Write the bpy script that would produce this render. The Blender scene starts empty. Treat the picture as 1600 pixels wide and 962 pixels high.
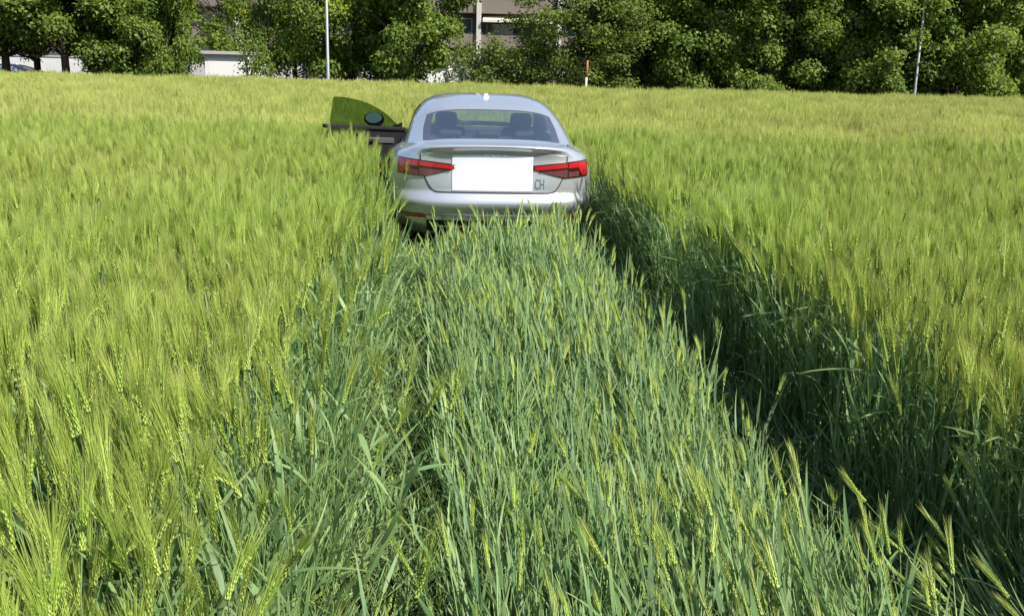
import bpy, bmesh, math, random
import numpy as np
from mathutils import Vector, Matrix, Euler
R = math.radians
sc = bpy.context.scene
C = sc.collection
random.seed(7); rng = np.random.default_rng(7)

# ------------------------------------------------------------------ camera, light, exposure
CAM_H, PITCH, ROLL, F_PX = 1.77, 14.3, 1.5, 1500.0
cam_d = bpy.data.cameras.new('camera'); cam = bpy.data.objects.new('camera', cam_d); C.objects.link(cam)
cam_d.sensor_width = 36; cam_d.lens = 36*F_PX/1600; cam_d.clip_start = .05; cam_d.clip_end = 3000
_p, _r = R(PITCH), R(ROLL)
fw = Vector((0, math.cos(_p), -math.sin(_p))); r0 = Vector((1, 0, 0)); u0 = r0.cross(fw)
rt = r0*math.cos(_r) + u0*math.sin(_r); up = u0*math.cos(_r) - r0*math.sin(_r)
M = Matrix((rt, up, -fw)).transposed().to_4x4(); M.translation = (0, 0, CAM_H)
cam.matrix_world = M
sc.camera = cam
SUN_EL, SUN_AZ = 49.0, 127.0            # azimuth clockwise from the view axis (+Y): right and a little behind
w = bpy.data.worlds.new('World'); sc.world = w; w.use_nodes = True
nt = w.node_tree; bg = nt.nodes['Background']
sky = nt.nodes.new('ShaderNodeTexSky'); sky.sky_type = 'NISHITA'; sky.sun_disc = False
sky.sun_elevation = R(SUN_EL); sky.sun_rotation = R(SUN_AZ); sky.air_density = 1.0; sky.dust_density = 1.2
nt.links.new(sky.outputs[0], bg.inputs[0]); bg.inputs[1].default_value = 0.10
sd = bpy.data.lights.new('sun', 'SUN'); sd.energy = 4.8; sd.angle = R(.55); sd.color = (1, .95, .86)
sun = bpy.data.objects.new('sun', sd); C.objects.link(sun)
sdir = Vector((math.sin(R(SUN_AZ))*math.cos(R(SUN_EL)), math.cos(R(SUN_AZ))*math.cos(R(SUN_EL)), math.sin(R(SUN_EL))))
sun.rotation_euler = sdir.to_track_quat('Z', 'Y').to_euler(); sun.location = sdir*60
vs = sc.view_settings; vs.view_transform = 'Standard'; vs.look = 'None'; vs.gamma = 1; vs.use_curve_mapping = False
vs.exposure = 0.85
sc.cycles.max_bounces = 8; sc.cycles.diffuse_bounces = 5; sc.cycles.glossy_bounces = 3
sc.cycles.transmission_bounces = 4; sc.cycles.transparent_max_bounces = 12
sc.cycles.caustics_reflective = False; sc.cycles.caustics_refractive = False

# ------------------------------------------------------------------ helpers
def tag(o, label=None, cat=None, group=None, kind=None):
    if label: o['label'] = label
    if cat: o['category'] = cat
    if group: o['group'] = group
    if kind: o['kind'] = kind
    return o
def thing(name, label, cat, loc=(0, 0, 0), rz=0, group=None):
    o = bpy.data.objects.new(name, None); C.objects.link(o); o.location = loc; o.rotation_euler = (0, 0, rz)
    o.empty_display_size = .3
    return tag(o, label, cat, group)
def mesh(name, V, F, smooth=True):
    me = bpy.data.meshes.new(name); me.from_pydata([tuple(map(float, v)) for v in V], [], [tuple(map(int, f)) for f in F])
    if smooth: me.polygons.foreach_set('use_smooth', [True]*len(me.polygons))
    me.update(); return me
def link(name, me, mat=None, parent=None):
    o = bpy.data.objects.new(name, me); C.objects.link(o)
    if mat:
        for m in (mat if isinstance(mat, (list, tuple)) else [mat]): me.materials.append(m)
    if parent: o.parent = parent
    return o
def fix_normals(me):
    bm = bmesh.new(); bm.from_mesh(me); bmesh.ops.recalc_face_normals(bm, faces=bm.faces); bm.to_mesh(me); bm.free(); return me
def copy_tree(o, parent=None):
    c = o.copy(); C.objects.link(c)
    if parent: c.parent = parent
    for ch in list(o.children): copy_tree(ch, c)
    return c
class MB:
    def __init__(s): s.V = []; s.F = []
    def add(s, V, F):
        n = len(s.V); s.V += [tuple(v) for v in V]; s.F += [tuple(i+n for i in f) for f in F]; return s
    def box(s, x0, x1, y0, y1, z0, z1, mat=None):
        V = [(x, y, z) for z in (z0, z1) for y in (y0, y1) for x in (x0, x1)]
        if mat is not None: V = [tuple(mat @ Vector(v)) for v in V]
        return s.add(V, [(0, 2, 3, 1), (4, 5, 7, 6), (0, 1, 5, 4), (2, 6, 7, 3), (0, 4, 6, 2), (1, 3, 7, 5)])
    def tube(s, pts, rad, n=8, cap=True):
        pts = [Vector(p) for p in pts]; rad = rad if isinstance(rad, (list, tuple)) else [rad]*len(pts)
        V = []; F = []
        for i, p in enumerate(pts):
            t = (pts[min(i+1, len(pts)-1)] - pts[max(i-1, 0)]).normalized()
            a = t.cross(Vector((0, 0, 1)) if abs(t.z) < .9 else Vector((1, 0, 0))).normalized(); b = t.cross(a)
            for k in range(n):
                q = 2*math.pi*k/n; V.append(p + (a*math.cos(q) + b*math.sin(q))*rad[i])
        for i in range(len(pts)-1):
            for k in range(n):
                F.append((i*n+k, i*n+(k+1) % n, (i+1)*n+(k+1) % n, (i+1)*n+k))
        if cap: F += [tuple(range(n))[::-1], tuple((len(pts)-1)*n+k for k in range(n))]
        return s.add(V, F)
    def lathe(s, prof, axis='x', n=32, c=(0, 0, 0)):      # prof: (along axis, radius)
        V = []; F = []
        for a, r in prof:
            for k in range(n):
                q = 2*math.pi*k/n
                v = (a, r*math.cos(q), r*math.sin(q)) if axis == 'x' else (r*math.cos(q), r*math.sin(q), a)
                V.append((v[0]+c[0], v[1]+c[1], v[2]+c[2]))
        for i in range(len(prof)-1):
            for k in range(n): F.append((i*n+k, i*n+(k+1) % n, (i+1)*n+(k+1) % n, (i+1)*n+k))
        return s.add(V, F)
    def grid(s, P, closed=False):                          # P[i][j] rows
        V = [p for row in P for p in row]; m = len(P[0]); F = []
        for i in range(len(P)-1):
            for j in range(m - (0 if closed else 1)):
                F.append((i*m+j, i*m+(j+1) % m, (i+1)*m+(j+1) % m, (i+1)*m+j))
        return s.add(V, F)
    def build(s, name, mat=None, parent=None, smooth=False, bevel=0, fix=False):
        me = mesh(name, s.V, s.F, smooth)
        if fix: fix_normals(me)
        o = link(name, me, mat, parent)
        if bevel:
            b = o.modifiers.new('bevel', 'BEVEL'); b.width = bevel; b.segments = 2; b.limit_method = 'ANGLE'
        return o
def bez(pts):                                              # Catmull-Rom through (t, value) knots
    X = np.array([p[0] for p in pts], float); Y = np.array([p[1] for p in pts], float)
    d = np.gradient(Y, X)
    s = np.diff(Y)/np.diff(X)
    for i in range(1, len(X)-1):
        if s[i-1]*s[i] <= 0: d[i] = 0
        else:
            d[i] = np.sign(d[i])*min(abs(d[i]), 3*min(abs(s[i-1]), abs(s[i])))
    d[0], d[-1] = s[0], s[-1]
    def f(t):
        t = min(max(t, X[0]), X[-1]); i = min(max(int(np.searchsorted(X, t))-1, 0), len(X)-2)
        h = X[i+1]-X[i]; u = (t-X[i])/h
        return float((2*u**3-3*u**2+1)*Y[i] + (u**3-2*u**2+u)*h*d[i] + (-2*u**3+3*u**2)*Y[i+1] + (u**3-u**2)*h*d[i+1])
    return f

# ------------------------------------------------------------------ materials
def mat(name): m = bpy.data.materials.new(name); m.use_nodes = True; return m
def N(m, t, **kw):
    n = m.node_tree.nodes.new(t)
    for k, v in kw.items(): setattr(n, k, v)
    return n
def L(m, a, b): m.node_tree.links.new(a, b)
def principled(name, col, rough=.5, metal=0, coat=0, noise=None, bump=None, spec=.5):
    m = mat(name); b = m.node_tree.nodes['Principled BSDF']
    b.inputs['Base Color'].default_value = (*col, 1); b.inputs['Roughness'].default_value = rough
    b.inputs['Metallic'].default_value = metal; b.inputs['Coat Weight'].default_value = coat
    b.inputs['Coat Roughness'].default_value = .04; b.inputs['Specular IOR Level'].default_value = spec
    if noise:
        sc_, amt, col2 = noise
        tc = N(m, 'ShaderNodeTexCoord'); t = N(m, 'ShaderNodeTexNoise'); t.inputs['Scale'].default_value = sc_; t.inputs['Detail'].default_value = 6
        L(m, tc.outputs['Object'], t.inputs['Vector'])
        rp = N(m, 'ShaderNodeMapRange'); rp.inputs[1].default_value = .35; rp.inputs[2].default_value = .7; rp.inputs[4].default_value = amt
        L(m, t.outputs['Fac'], rp.inputs[0])
        mx = N(m, 'ShaderNodeMix', data_type='RGBA'); mx.inputs[6].default_value = (*col, 1); mx.inputs[7].default_value = (*col2, 1)
        L(m, rp.outputs[0], mx.inputs[0]); L(m, mx.outputs[2], b.inputs['Base Color'])
        if bump:
            bp = N(m, 'ShaderNodeBump'); bp.inputs['Strength'].default_value = bump; bp.inputs['Distance'].default_value = .02
            L(m, t.outputs['Fac'], bp.inputs['Height']); L(m, bp.outputs[0], b.inputs['Normal'])
    return m
def leafy(name, c0, c1, tip=None, transl=.35, gloss=.08, rough=.4, var=.25, world_tint=None, trans_gain=1.6, attr='tip', rnd='inst'):
    """plant tissue: diffuse + translucent + a little gloss; c0..c1 chosen per plant, colour drifts to `tip` along the blade"""
    m = mat(name); T = m.node_tree; T.nodes.remove(T.nodes['Principled BSDF']); out = T.nodes['Material Output']
    if rnd == 'inst': rv = N(m, 'ShaderNodeObjectInfo').outputs['Random']
    else:
        a_ = N(m, 'ShaderNodeAttribute', attribute_name='rnd'); rv = a_.outputs['Fac']
    mx = N(m, 'ShaderNodeMix', data_type='RGBA'); mx.inputs[6].default_value = (*c0, 1); mx.inputs[7].default_value = (*c1, 1)
    L(m, rv, mx.inputs[0]); col = mx.outputs[2]
    if tip:
        a = N(m, 'ShaderNodeAttribute', attribute_name=attr)
        m2 = N(m, 'ShaderNodeMix', data_type='RGBA'); m2.inputs[7].default_value = (*tip, 1)
        L(m, a.outputs['Fac'], m2.inputs[0]); L(m, col, m2.inputs[6]); col = m2.outputs[2]
    if world_tint:
        g = N(m, 'ShaderNodeNewGeometry'); t = N(m, 'ShaderNodeTexNoise'); t.inputs['Scale'].default_value = world_tint[0]; t.inputs['Detail'].default_value = 3
        L(m, g.outputs['Position'], t.inputs['Vector'])
        rp = N(m, 'ShaderNodeMapRange'); rp.inputs[1].default_value = .4; rp.inputs[2].default_value = .65; rp.inputs[4].default_value = world_tint[1]
        L(m, t.outputs['Fac'], rp.inputs[0])
        m3 = N(m, 'ShaderNodeMix', data_type='RGBA'); m3.inputs[7].default_value = (*world_tint[2], 1)
        L(m, rp.outputs[0], m3.inputs[0]); L(m, col, m3.inputs[6]); col = m3.outputs[2]
    hs = N(m, 'ShaderNodeHueSaturation')
    mr = N(m, 'ShaderNodeMath', operation='MULTIPLY_ADD'); L(m, rv, mr.inputs[0])
    fr = N(m, 'ShaderNodeMath', operation='FRACT'); k = N(m, 'ShaderNodeMath', operation='MULTIPLY'); L(m, rv, k.inputs[0]); k.inputs[1].default_value = 37.7
    L(m, k.outputs[0], fr.inputs[0]); L(m, fr.outputs[0], mr.inputs[0]); mr.inputs[1].default_value = 2*var; mr.inputs[2].default_value = 1-var
    L(m, mr.outputs[0], hs.inputs['Value']); L(m, col, hs.inputs['Color'])
    df = N(m, 'ShaderNodeBsdfDiffuse'); tr = N(m, 'ShaderNodeBsdfTranslucent'); gl = N(m, 'ShaderNodeBsdfGlossy'); gl.inputs['Roughness'].default_value = rough
    L(m, hs.outputs[0], df.inputs[0])
    h2 = N(m, 'ShaderNodeHueSaturation'); h2.inputs['Value'].default_value = trans_gain; h2.inputs['Saturation'].default_value = 1.05; h2.inputs['Hue'].default_value = .493
    L(m, hs.outputs[0], h2.inputs['Color']); L(m, h2.outputs[0], tr.inputs[0])
    s1 = N(m, 'ShaderNodeMixShader'); s1.inputs[0].default_value = transl; L(m, df.outputs[0], s1.inputs[1]); L(m, tr.outputs[0], s1.inputs[2])
    s2 = N(m, 'ShaderNodeMixShader'); s2.inputs[0].default_value = gloss; gl.inputs[0].default_value = (.9, .95, 1, 1)
    L(m, s1.outputs[0], s2.inputs[1]); L(m, gl.outputs[0], s2.inputs[2]); L(m, s2.outputs[0], out.inputs[0])
    return m
def glass(name, tint, refl=.12, rcol=(1, 1, 1)):
    m = mat(name); T = m.node_tree; T.nodes.remove(T.nodes['Principled BSDF']); out = T.nodes['Material Output']
    tp = N(m, 'ShaderNodeBsdfTransparent'); tp.inputs[0].default_value = (*tint, 1)
    gl = N(m, 'ShaderNodeBsdfGlossy'); gl.inputs['Roughness'].default_value = .02; gl.inputs[0].default_value = (*rcol, 1)
    lw = N(m, 'ShaderNodeFresnel'); lw.inputs[0].default_value = 1.5
    gb = N(m, 'ShaderNodeNewGeometry'); io = N(m, 'ShaderNodeMapRange'); io.inputs[3].default_value = 1.5; io.inputs[4].default_value = 1/1.5
    L(m, gb.outputs['Backfacing'], io.inputs[0]); L(m, io.outputs[0], lw.inputs[0])      # same reflectance from both sides of the pane
    ad = N(m, 'ShaderNodeMath', operation='ADD', use_clamp=True); L(m, lw.outputs[0], ad.inputs[0]); ad.inputs[1].default_value = refl
    s = N(m, 'ShaderNodeMixShader'); L(m, ad.outputs[0], s.inputs[0]); L(m, tp.outputs[0], s.inputs[1]); L(m, gl.outputs[0], s.inputs[2]); L(m, s.outputs[0], out.inputs[0])
    return m
M_STEM = leafy('barley_stem', (.14, .25, .075), (.27, .37, .12), transl=.15, gloss=.03, rough=.5, var=.25)
M_LEAF = leafy('barley_leaf', (.078, .160, .058), (.220, .325, .130), tip=(.29, .36, .10), transl=.34, gloss=.022, rough=.55, var=.32)
M_EAR = leafy('barley_ear', (.27, .375, .07), (.38, .46, .11), transl=.2, gloss=.02, var=.18)
M_AWN = leafy('barley_awn', (.160, .295, .032), (.265, .385, .058), tip=(.40, .43, .12), transl=.3, gloss=.03, var=.25, world_tint=(.35, .35, (.42, .39, .11)))
M_AWN_F = leafy('barley_awn_ripening', (.24, .335, .052), (.36, .42, .088), tip=(.50, .46, .17), transl=.3, gloss=.03, var=.25, world_tint=(.25, .45, (.45, .41, .14)))
M_SOIL = principled('soil', (.035, .032, .018), .95, noise=(6, .8, (.06, .058, .03)), bump=.6, spec=.1)

# ------------------------------------------------------------------ ground
TR0, TRS = .44, -.103                     # the car's path: centre x at y=2.9 and its slope
def xc(y): return TR0 + TRS*(y-2.9)
GY = np.concatenate([[-60, -20, -5], np.arange(0, 41, 4.), [41, 42, 43, 44, 45, 46, 48, 50, 55, 60, 70, 90, 130, 250, 600, 1500]])
GX = np.array([-1500, -500, -200, -100, -60, -40, -30, -20, -10, -5, 0, 5, 10, 20, 30, 40, 60, 100, 200, 500, 1500.])
def gz(x, y): return -.42*min(max((y-42.5)/4.5, 0), 1)
mb = MB(); mb.grid([[(x, y, gz(x, y)) for x in GX] for y in GY])
tag(mb.build('ground', M_SOIL, smooth=True), 'bare brown soil under the crop', kind='structure')
mb = MB(); mb.box(-300, 300, 53.2, 57.6, -.425, -.41)
tag(mb.build('road', principled('asphalt', (.06, .06, .06), .9, noise=(3, .6, (.085, .085, .08)))), 'narrow asphalt lane behind the trees', kind='structure')

# ------------------------------------------------------------------ barley stalks
class Plant:
    def __init__(s): s.V = []; s.F = []; s.M = []; s.tip = []
    def add(s, V, F, m, tip):
        n = len(s.V); s.V += V; s.F += [tuple(i+n for i in f) for f in F]; s.M += [m]*len(F); s.tip += tip
    def ribbon(s, P, W, side, m, tips):
        """P points, W widths, side directions -> ribbon ending in a point"""
        V = []; T = []; F = []
        for p, w_, d, t in zip(P[:-1], W[:-1], side[:-1], tips[:-1]):
            V += [p - d*(w_/2), p + d*(w_/2)]; T += [t, t]
        V.append(P[-1]); T.append(tips[-1]); n = len(P)-1
        for i in range(n-1): F.append((2*i, 2*i+1, 2*i+3, 2*i+2))
        F.append((2*n-2, 2*n-1, 2*n)); s.add(V, F, m, T)
    def bake(s, name, awn=None):
        me = mesh(name, s.V, s.F, True); me.polygons.foreach_set('material_index', s.M)
        a = me.attributes.new('tip', 'FLOAT', 'POINT'); a.data.foreach_set('value', s.tip)
        for m in (M_STEM, M_LEAF, M_EAR, awn or M_AWN): me.materials.append(m)
        return me
def vperp(t):
    a = t.cross(Vector((0, 0, 1)));
    if a.length < .05: a = t.cross(Vector((1, 0, 0)))
    return a.normalized()
def stalk(pl, rnd, mode='up', lod=0, base=Vector((0, 0, 0)), az=0., hs=1., eared=True):
    g = rnd.gauss; u = rnd.uniform
    Ls = {'up': u(.64, .80), 'mid': u(.62, .80), 'flat': u(.5, .8), 'stub': u(.25, .5), 'leafy': u(.38, .7)}[mode]*hs
    n = 9 if lod == 0 else 4
    P = [base.copy()]; d_az = az; T = []
    if mode == 'up': th0, th1 = abs(g(0, R(3))), abs(g(R(7), R(7)))
    elif mode == 'mid': th0, th1 = R(u(34, 54)), R(u(57, 76))
    elif mode == 'leafy': th0, th1 = abs(g(0, R(3))), abs(g(R(7), R(7)))
    elif mode == 'flat': th0, th1 = R(u(62, 80)), R(u(82, 92))
    else: th0, th1 = R(u(40, 75)), R(u(60, 88))
    wob = g(0, .25)
    for i in range(n):
        s = (i+.5)/n
        if mode == 'up': th = th0 + (th1-th0)*s**1.8
        elif mode == 'mid': th = th0 + (th1-th0)*min(1, s*2.2) - R(10)*max(0, s-.6)
        else: th = th0 + (th1-th0)*min(1, s*2.5)
        a = d_az + wob*s*(0.5 if mode != 'up' else 1)
        t = Vector((math.sin(a)*math.sin(th), math.cos(a)*math.sin(th), math.cos(th))); T.append(t)
        q = P[-1] + t*(Ls/n)
        if mode in ('flat', 'stub') and q.z < .012: q.z = .012 + u(0, .02)
        P.append(q)
    T.append(T[-1])
    # stem
    k = 4 if lod == 0 else 3; V = []; F = []; r_s = .0019 if lod == 0 else .0028
    for i, p in enumerate(P):
        a = vperp(T[i]); b = T[i].cross(a); r = r_s*(1.1-.45*i/n)
        for j in range(k): q = 2*math.pi*j/k; V.append(p + (a*math.cos(q)+b*math.sin(q))*r)
    for i in range(n):
        for j in range(k): F.append((i*k+j, i*k+(j+1) % k, (i+1)*k+(j+1) % k, (i+1)*k+j))
    pl.add(V, F, 0, [0]*len(V))
    def at(s):
        f = s*n; i = min(int(f), n-1); return P[i].lerp(P[i+1], f-i), T[i]
    # leaves
    spots = {'up': (.22, .42, .60, .80), 'mid': (.15, .28, .4, .52, .64, .76, .88), 'leafy': (.2, .45, .7, .92), 'flat': (.3, .5, .7), 'stub': (.3, .6)}[mode]
    if lod: spots = (.62, .84)
    la = u(0, 6.28)
    for s in spots:
        s += u(-.06, .06); p, t = at(s); la += math.pi + g(0, .5)
        a = vperp(t); b = t.cross(a); o = a*math.cos(la)+b*math.sin(la)
        ln = u(.15, .27)*(.75 if s > .75 else 1); wd = u(.010, .0175); ang = R(u(8, 26)); droop = R(u(10, 85)) if rnd.random() < .55 else R(u(0, 35))
        if mode == 'mid': droop *= .6
        if mode == 'up' and s > .7 and rnd.random() < .45: ang = R(u(40, 85)); droop = R(u(0, 30)); ln *= 1.15
        if mode == 'mid': wd *= .68
        if mode == 'leafy': wd *= .75; ang *= .7; droop *= .5
        if mode in ('flat', 'stub'): wd *= .8
        m_ = 6 if lod == 0 else 3
        LP = [p.copy()]; LW = [wd*.6]; LS = [t.cross(o)]; LT = [0]
        tw = g(0, .5)
        for i in range(m_):
            f = (i+1)/m_; q = ang + droop*f**1.4
            dvec = t*math.cos(q)+o*math.sin(q)
            if dvec.z < -.5 and mode != 'up': dvec.z = -.5; dvec.normalize()
            LP.append(LP[-1] + dvec*(ln/m_)); LW.append(wd*(1 - max(0, f-.35)/.65*.85))
            sd_ = t.cross(o); nn = dvec.cross(sd_); LS.append(sd_*math.cos(tw*f)+nn*math.sin(tw*f)); LT.append(f**3*.6)
        if mode in ('flat', 'stub'): LP = [Vector((v.x, v.y, max(v.z, .01))) for v in LP]
        pl.ribbon(LP, LW, LS, 1, LT)
    if mode in ('stub', 'leafy') or not eared: return
    # ear
    p = P[-1]; t = T[-1].copy(); el = u(.078, .105)*hs; bend = g(R(6), R(9)) if mode == 'up' else g(0, R(6))
    ax = vperp(t); b = t.cross(ax); rot0 = u(0, 6.28)
    o_b = ax*math.cos(rot0)+b*math.sin(rot0)
    nk = 11 if lod == 0 else 4; ks = 4 if lod == 0 else 3
    grow = 1 if lod == 0 else 1.5
    awn_n = 0
    for i in range(nk):
        f = (i+.5)/nk; dvec = (t*math.cos(bend*f)+o_b*math.sin(bend*f)).normalized()
        c = p + dvec*(el*f); a1 = vperp(dvec); b1 = dvec.cross(a1)
        for j in range(ks):
            q = rot0 + 2*math.pi*j/ks + (math.pi/ks if i % 2 else 0)
            flat = 1.0 if ks != 4 else (1.25 if j % 2 == 0 else .7)
            o = a1*math.cos(q)+b1*math.sin(q); sd_ = dvec.cross(o)
            rr = .0050*flat*(1-.4*f)
            g0 = c + o*rr*.5; gd = (dvec + o*.13).normalized(); gl_ = .0165*grow*(1.6 if lod else 1); gw = .0031*grow*(1-.25*f)
            A = g0; B = g0 + gd*gl_; mid = g0 + gd*gl_*.42
            pl.add([A, mid+o*gw, mid+sd_*gw, mid-o*gw, mid-sd_*gw, B], [(0, 2, 1), (0, 3, 2), (0, 4, 3), (0, 1, 4), (5, 1, 2), (5, 2, 3), (5, 3, 4), (5, 4, 1)], 2, [0]*6)
            if (lod == 0 and rnd.random() < .86) or lod:
                al = (.135 - .045*f)*u(.8, 1.12)*hs*(1 if mode == 'up' else .62); sp = R(u(2, 8.5))*(1.1 if mode == 'up' else .6)
                wd = .0014 if lod == 0 else .0026
                e1 = (dvec*math.cos(sp)+o*math.sin(sp)); e2 = (dvec*math.cos(sp*1.5)+o*math.sin(sp*1.5)+o_b*math.sin(bend)*.15).normalized()
                s_r = u(0, 6.28); sv = (sd_*math.cos(s_r)+o*math.sin(s_r))
                pl.ribbon([B, B+e1*al*.5, B+e1*al*.5+e2*al*.5], [wd, wd*.8, 0], [sv, sv, sv], 3, [0, .25, .8])
SRC = bpy.data.collections.new('barley_sources')
src_i = 0
def source(me):
    global src_i
    o = bpy.data.objects.new('barley_stalk.%03d' % src_i, me); SRC.objects.link(o); src_i += 1; return src_i-1
rnd = random.Random(3)
V_UP, V_MID, V_FLAT, V_STUB, V_FAR = [], [], [], [], []
V_MIDL = []
def make(mode, count, lst, eared=True):
    for _ in range(count):
        pl = Plant(); stalk(pl, rnd, mode, eared=eared); lst.append(source(pl.bake('barley_stalk')))
make('up', 26, V_UP); make('mid', 14, V_MID); make('mid', 20, V_MIDL, False); make('flat', 14, V_FLAT); make('stub', 8, V_STUB)
V_LEAFY = []; make('leafy', 14, V_LEAFY)
for _ in range(9):
    pl = Plant()
    for k in range(13):
        cx, cy, h_ = rnd.uniform(-.22, .22), rnd.uniform(-.22, .22), rnd.uniform(.90, 1.08)
        for q in range(rnd.choice((2, 3, 3, 4, 5))):
            stalk(pl, rnd, 'up', 1, Vector((cx+rnd.gauss(0, .022), cy+rnd.gauss(0, .022), 0)), rnd.gauss(-1.2, 1.4), h_*rnd.uniform(.96, 1.04))
    V_FAR.append(source(pl.bake('barley_clump', M_AWN_F)))

def scatter(name, pts, label):
    """pts: list of (x,y,z, rx,ry,rz, scale, variant) -> one stuff object whose points carry the stalks"""
    A = np.array(pts, float); n = len(A)
    me = bpy.data.meshes.new(name); me.vertices.add(n); me.vertices.foreach_set('co', A[:, :3].ravel())
    a = me.attributes.new('rot', 'FLOAT_VECTOR', 'POINT'); a.data.foreach_set('vector', A[:, 3:6].ravel())
    a = me.attributes.new('scl', 'FLOAT', 'POINT'); a.data.foreach_set('value', A[:, 6].copy())
    a = me.attributes.new('variant', 'INT', 'POINT'); a.data.foreach_set('value', A[:, 7].astype(np.int32))
    o = link(name, me); tag(o, label, 'barley', kind='stuff')
    ng = bpy.data.node_groups.new(name, 'GeometryNodeTree')
    ng.interface.new_socket('Geometry', in_out='INPUT', socket_type='NodeSocketGeometry'); ng.interface.new_socket('Geometry', in_out='OUTPUT', socket_type='NodeSocketGeometry')
    gi = ng.nodes.new('NodeGroupInput'); go = ng.nodes.new('NodeGroupOutput'); ip = ng.nodes.new('GeometryNodeInstanceOnPoints')
    ci = ng.nodes.new('GeometryNodeCollectionInfo'); ci.inputs['Collection'].default_value = SRC; ci.inputs['Separate Children'].default_value = True; ci.inputs['Reset Children'].default_value = True
    def na(nm, dt): q = ng.nodes.new('GeometryNodeInputNamedAttribute'); q.data_type = dt; q.inputs['Name'].default_value = nm; return q.outputs['Attribute']
    er = ng.nodes.new('FunctionNodeEulerToRotation'); k = ng.links.new
    k(gi.outputs[0], ip.inputs['Points']); k(ci.outputs[0], ip.inputs['Instance']); ip.inputs['Pick Instance'].default_value = True
    k(na('variant', 'INT'), ip.inputs['Instance Index']); k(na('rot', 'FLOAT_VECTOR'), er.inputs[0]); k(er.outputs[0], ip.inputs['Rotation'])
    k(na('scl', 'FLOAT'), ip.inputs['Scale']); k(ip.outputs[0], go.inputs[0])
    md = o.modifiers.new('stalks', 'NODES'); md.node_group = ng
    return o
def vnoise(x, y, s, seed=0):               # cheap smooth value noise
    x = x/s; y = y/s; i = np.floor(x); j = np.floor(y); fx = x-i; fy = y-j; fx = fx*fx*(3-2*fx); fy = fy*fy*(3-2*fy)
    h = lambda a, b: np.modf(np.abs(np.sin(a*127.1+b*311.7+seed*74.7)*43758.5453))[0]
    return (h(i, j)*(1-fx)+h(i+1, j)*fx)*(1-fy) + (h(i, j+1)*(1-fx)+h(i+1, j+1)*fx)*fy
CAR_Y0, CAR_YAW = 8.72, R(4.8)
CAR_SC = 1.02
CAR_REAR = Vector((xc(CAR_Y0)-.028, CAR_Y0, .008)); CAR_L = 4.733
def car_local(x, y):
    dx, dy = x-CAR_REAR.x, y-CAR_REAR.y; c, s = math.cos(CAR_YAW), math.sin(CAR_YAW)
    return dx*c+dy*s, -dx*s+dy*c           # lateral, forward from the rear bumper
NEAR = 12.5
stand, mid, flat = [], [], []
PATH_AZ = math.atan(TRS)                   # heading of the path (radians from +Y, to +X)
seeds = []
for gx in np.arange(-10.5, 10.5, .108):
    for gy in np.arange(.1, NEAR, .108):
        px_, py_ = gx + rng.uniform(-.05, .05), gy + rng.uniform(-.05, .05); ht = rng.normal(0, .05)
        for k in range(int(rng.integers(2, 7))):                  # one plant tillers into a small tuft
            a_ = rng.uniform(0, 6.28); seeds.append((px_+.022*math.cos(a_), py_+.022*math.sin(a_), ht, .07*math.cos(a_), .07*math.sin(a_)))
for x, y, ht, t_x, t_y in seeds:
    if True:
        if abs(x) > .60*y + 1.7: continue
        s = x - xc(y); lx, ly = car_local(x, y)
        edge_l = -1.0 + .06*(vnoise(y, 0, .45, 1)-.5)*2; edge_r = 1.03 + .12*min(1, max(0, (4.5-y)/2)) + .06*(vnoise(y, 9, .45, 2)-.5)*2
        by_car = ly > -.12
        if -1.32 < lx < -.9 and .9 < ly < 3.3: continue          # trodden flat beside the open door
        if by_car and abs(lx) < 1.0 and ly < CAR_L+.1:
            continue
        if not by_car and edge_l < s < edge_r:
            continue
        if (by_car and ly >= CAR_L+.1) or True:
            d_edge = (edge_l - s) if s < 0 else (s - edge_r)
            if by_car: d_edge = abs(lx)-1.0 if ly < CAR_L+.1 else 1
            nz = vnoise(x, y, 1.3, 3)*.6 + vnoise(x, y, .5, 4)*.4
            if nz < .33 and rng.random() < .5: continue
            sc_ = 1.0 + .22*(nz-.5) + ht + rng.normal(0, .03) + (.07 if 0 < s < 2.4 else .02)
            # ears drift with the wind to the left; the cut edges lean into the gap
            w1 = vnoise(x, y, 2.2, 11)-.5; w2 = vnoise(x, y, 1.7, 12)-.5
            az = rng.normal(-1.0+2*w1, 1.3); rx = rng.normal(0, .035)+.16*w2 - t_y; ry = rng.normal(-.03, .04)+.22*w1 + t_x
            if d_edge < .30 and not by_car:
                k = (1-d_edge/.30)
                if s < 0:                      # pushed over, away from the left rut
                    ry += -k*rng.uniform(.0, .30); rx += -k*rng.uniform(-.05, .25)
                else: ry = ry*.5 - k*rng.uniform(-.05, .06); rx = rx*.5 - k*rng.uniform(-.04, .08)
                if rng.random() < .35*k: sc_ *= rng.uniform(.65, .95)
                for _ in range(2):
                    if rng.random() < (.5 if s < 0 else .7):
                        stand.append((x+rng.uniform(-.04, .04), y+rng.uniform(-.04, .04), 0, rx+rng.normal(0, .1), ry+rng.normal(0, .1), rng.uniform(-3.1, 3.1), rng.uniform(.75, 1.15), rng.choice(V_LEAFY)))
                if s > 0:                      # a dense wall of upright stems on the shaded side
                    stand.append((x+rng.uniform(-.03, .03), y+rng.uniform(-.04, .04), 0, rng.normal(0, .03), rng.normal(0, .03), -az, sc_*rng.uniform(.92, 1.03), rng.choice(V_UP)))
            elif rng.random() < .30:
                stand.append((x+.02, y-.02, 0, rx, ry, rng.uniform(-3.1, 3.1), rng.uniform(.9, 1.15), rng.choice(V_LEAFY)))
            if y < 5 and rng.random() < .18: continue
            stand.append((x, y, 0, rx, ry, -az, sc_, rng.choice(V_UP)))
print('standing', len(stand))
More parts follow.
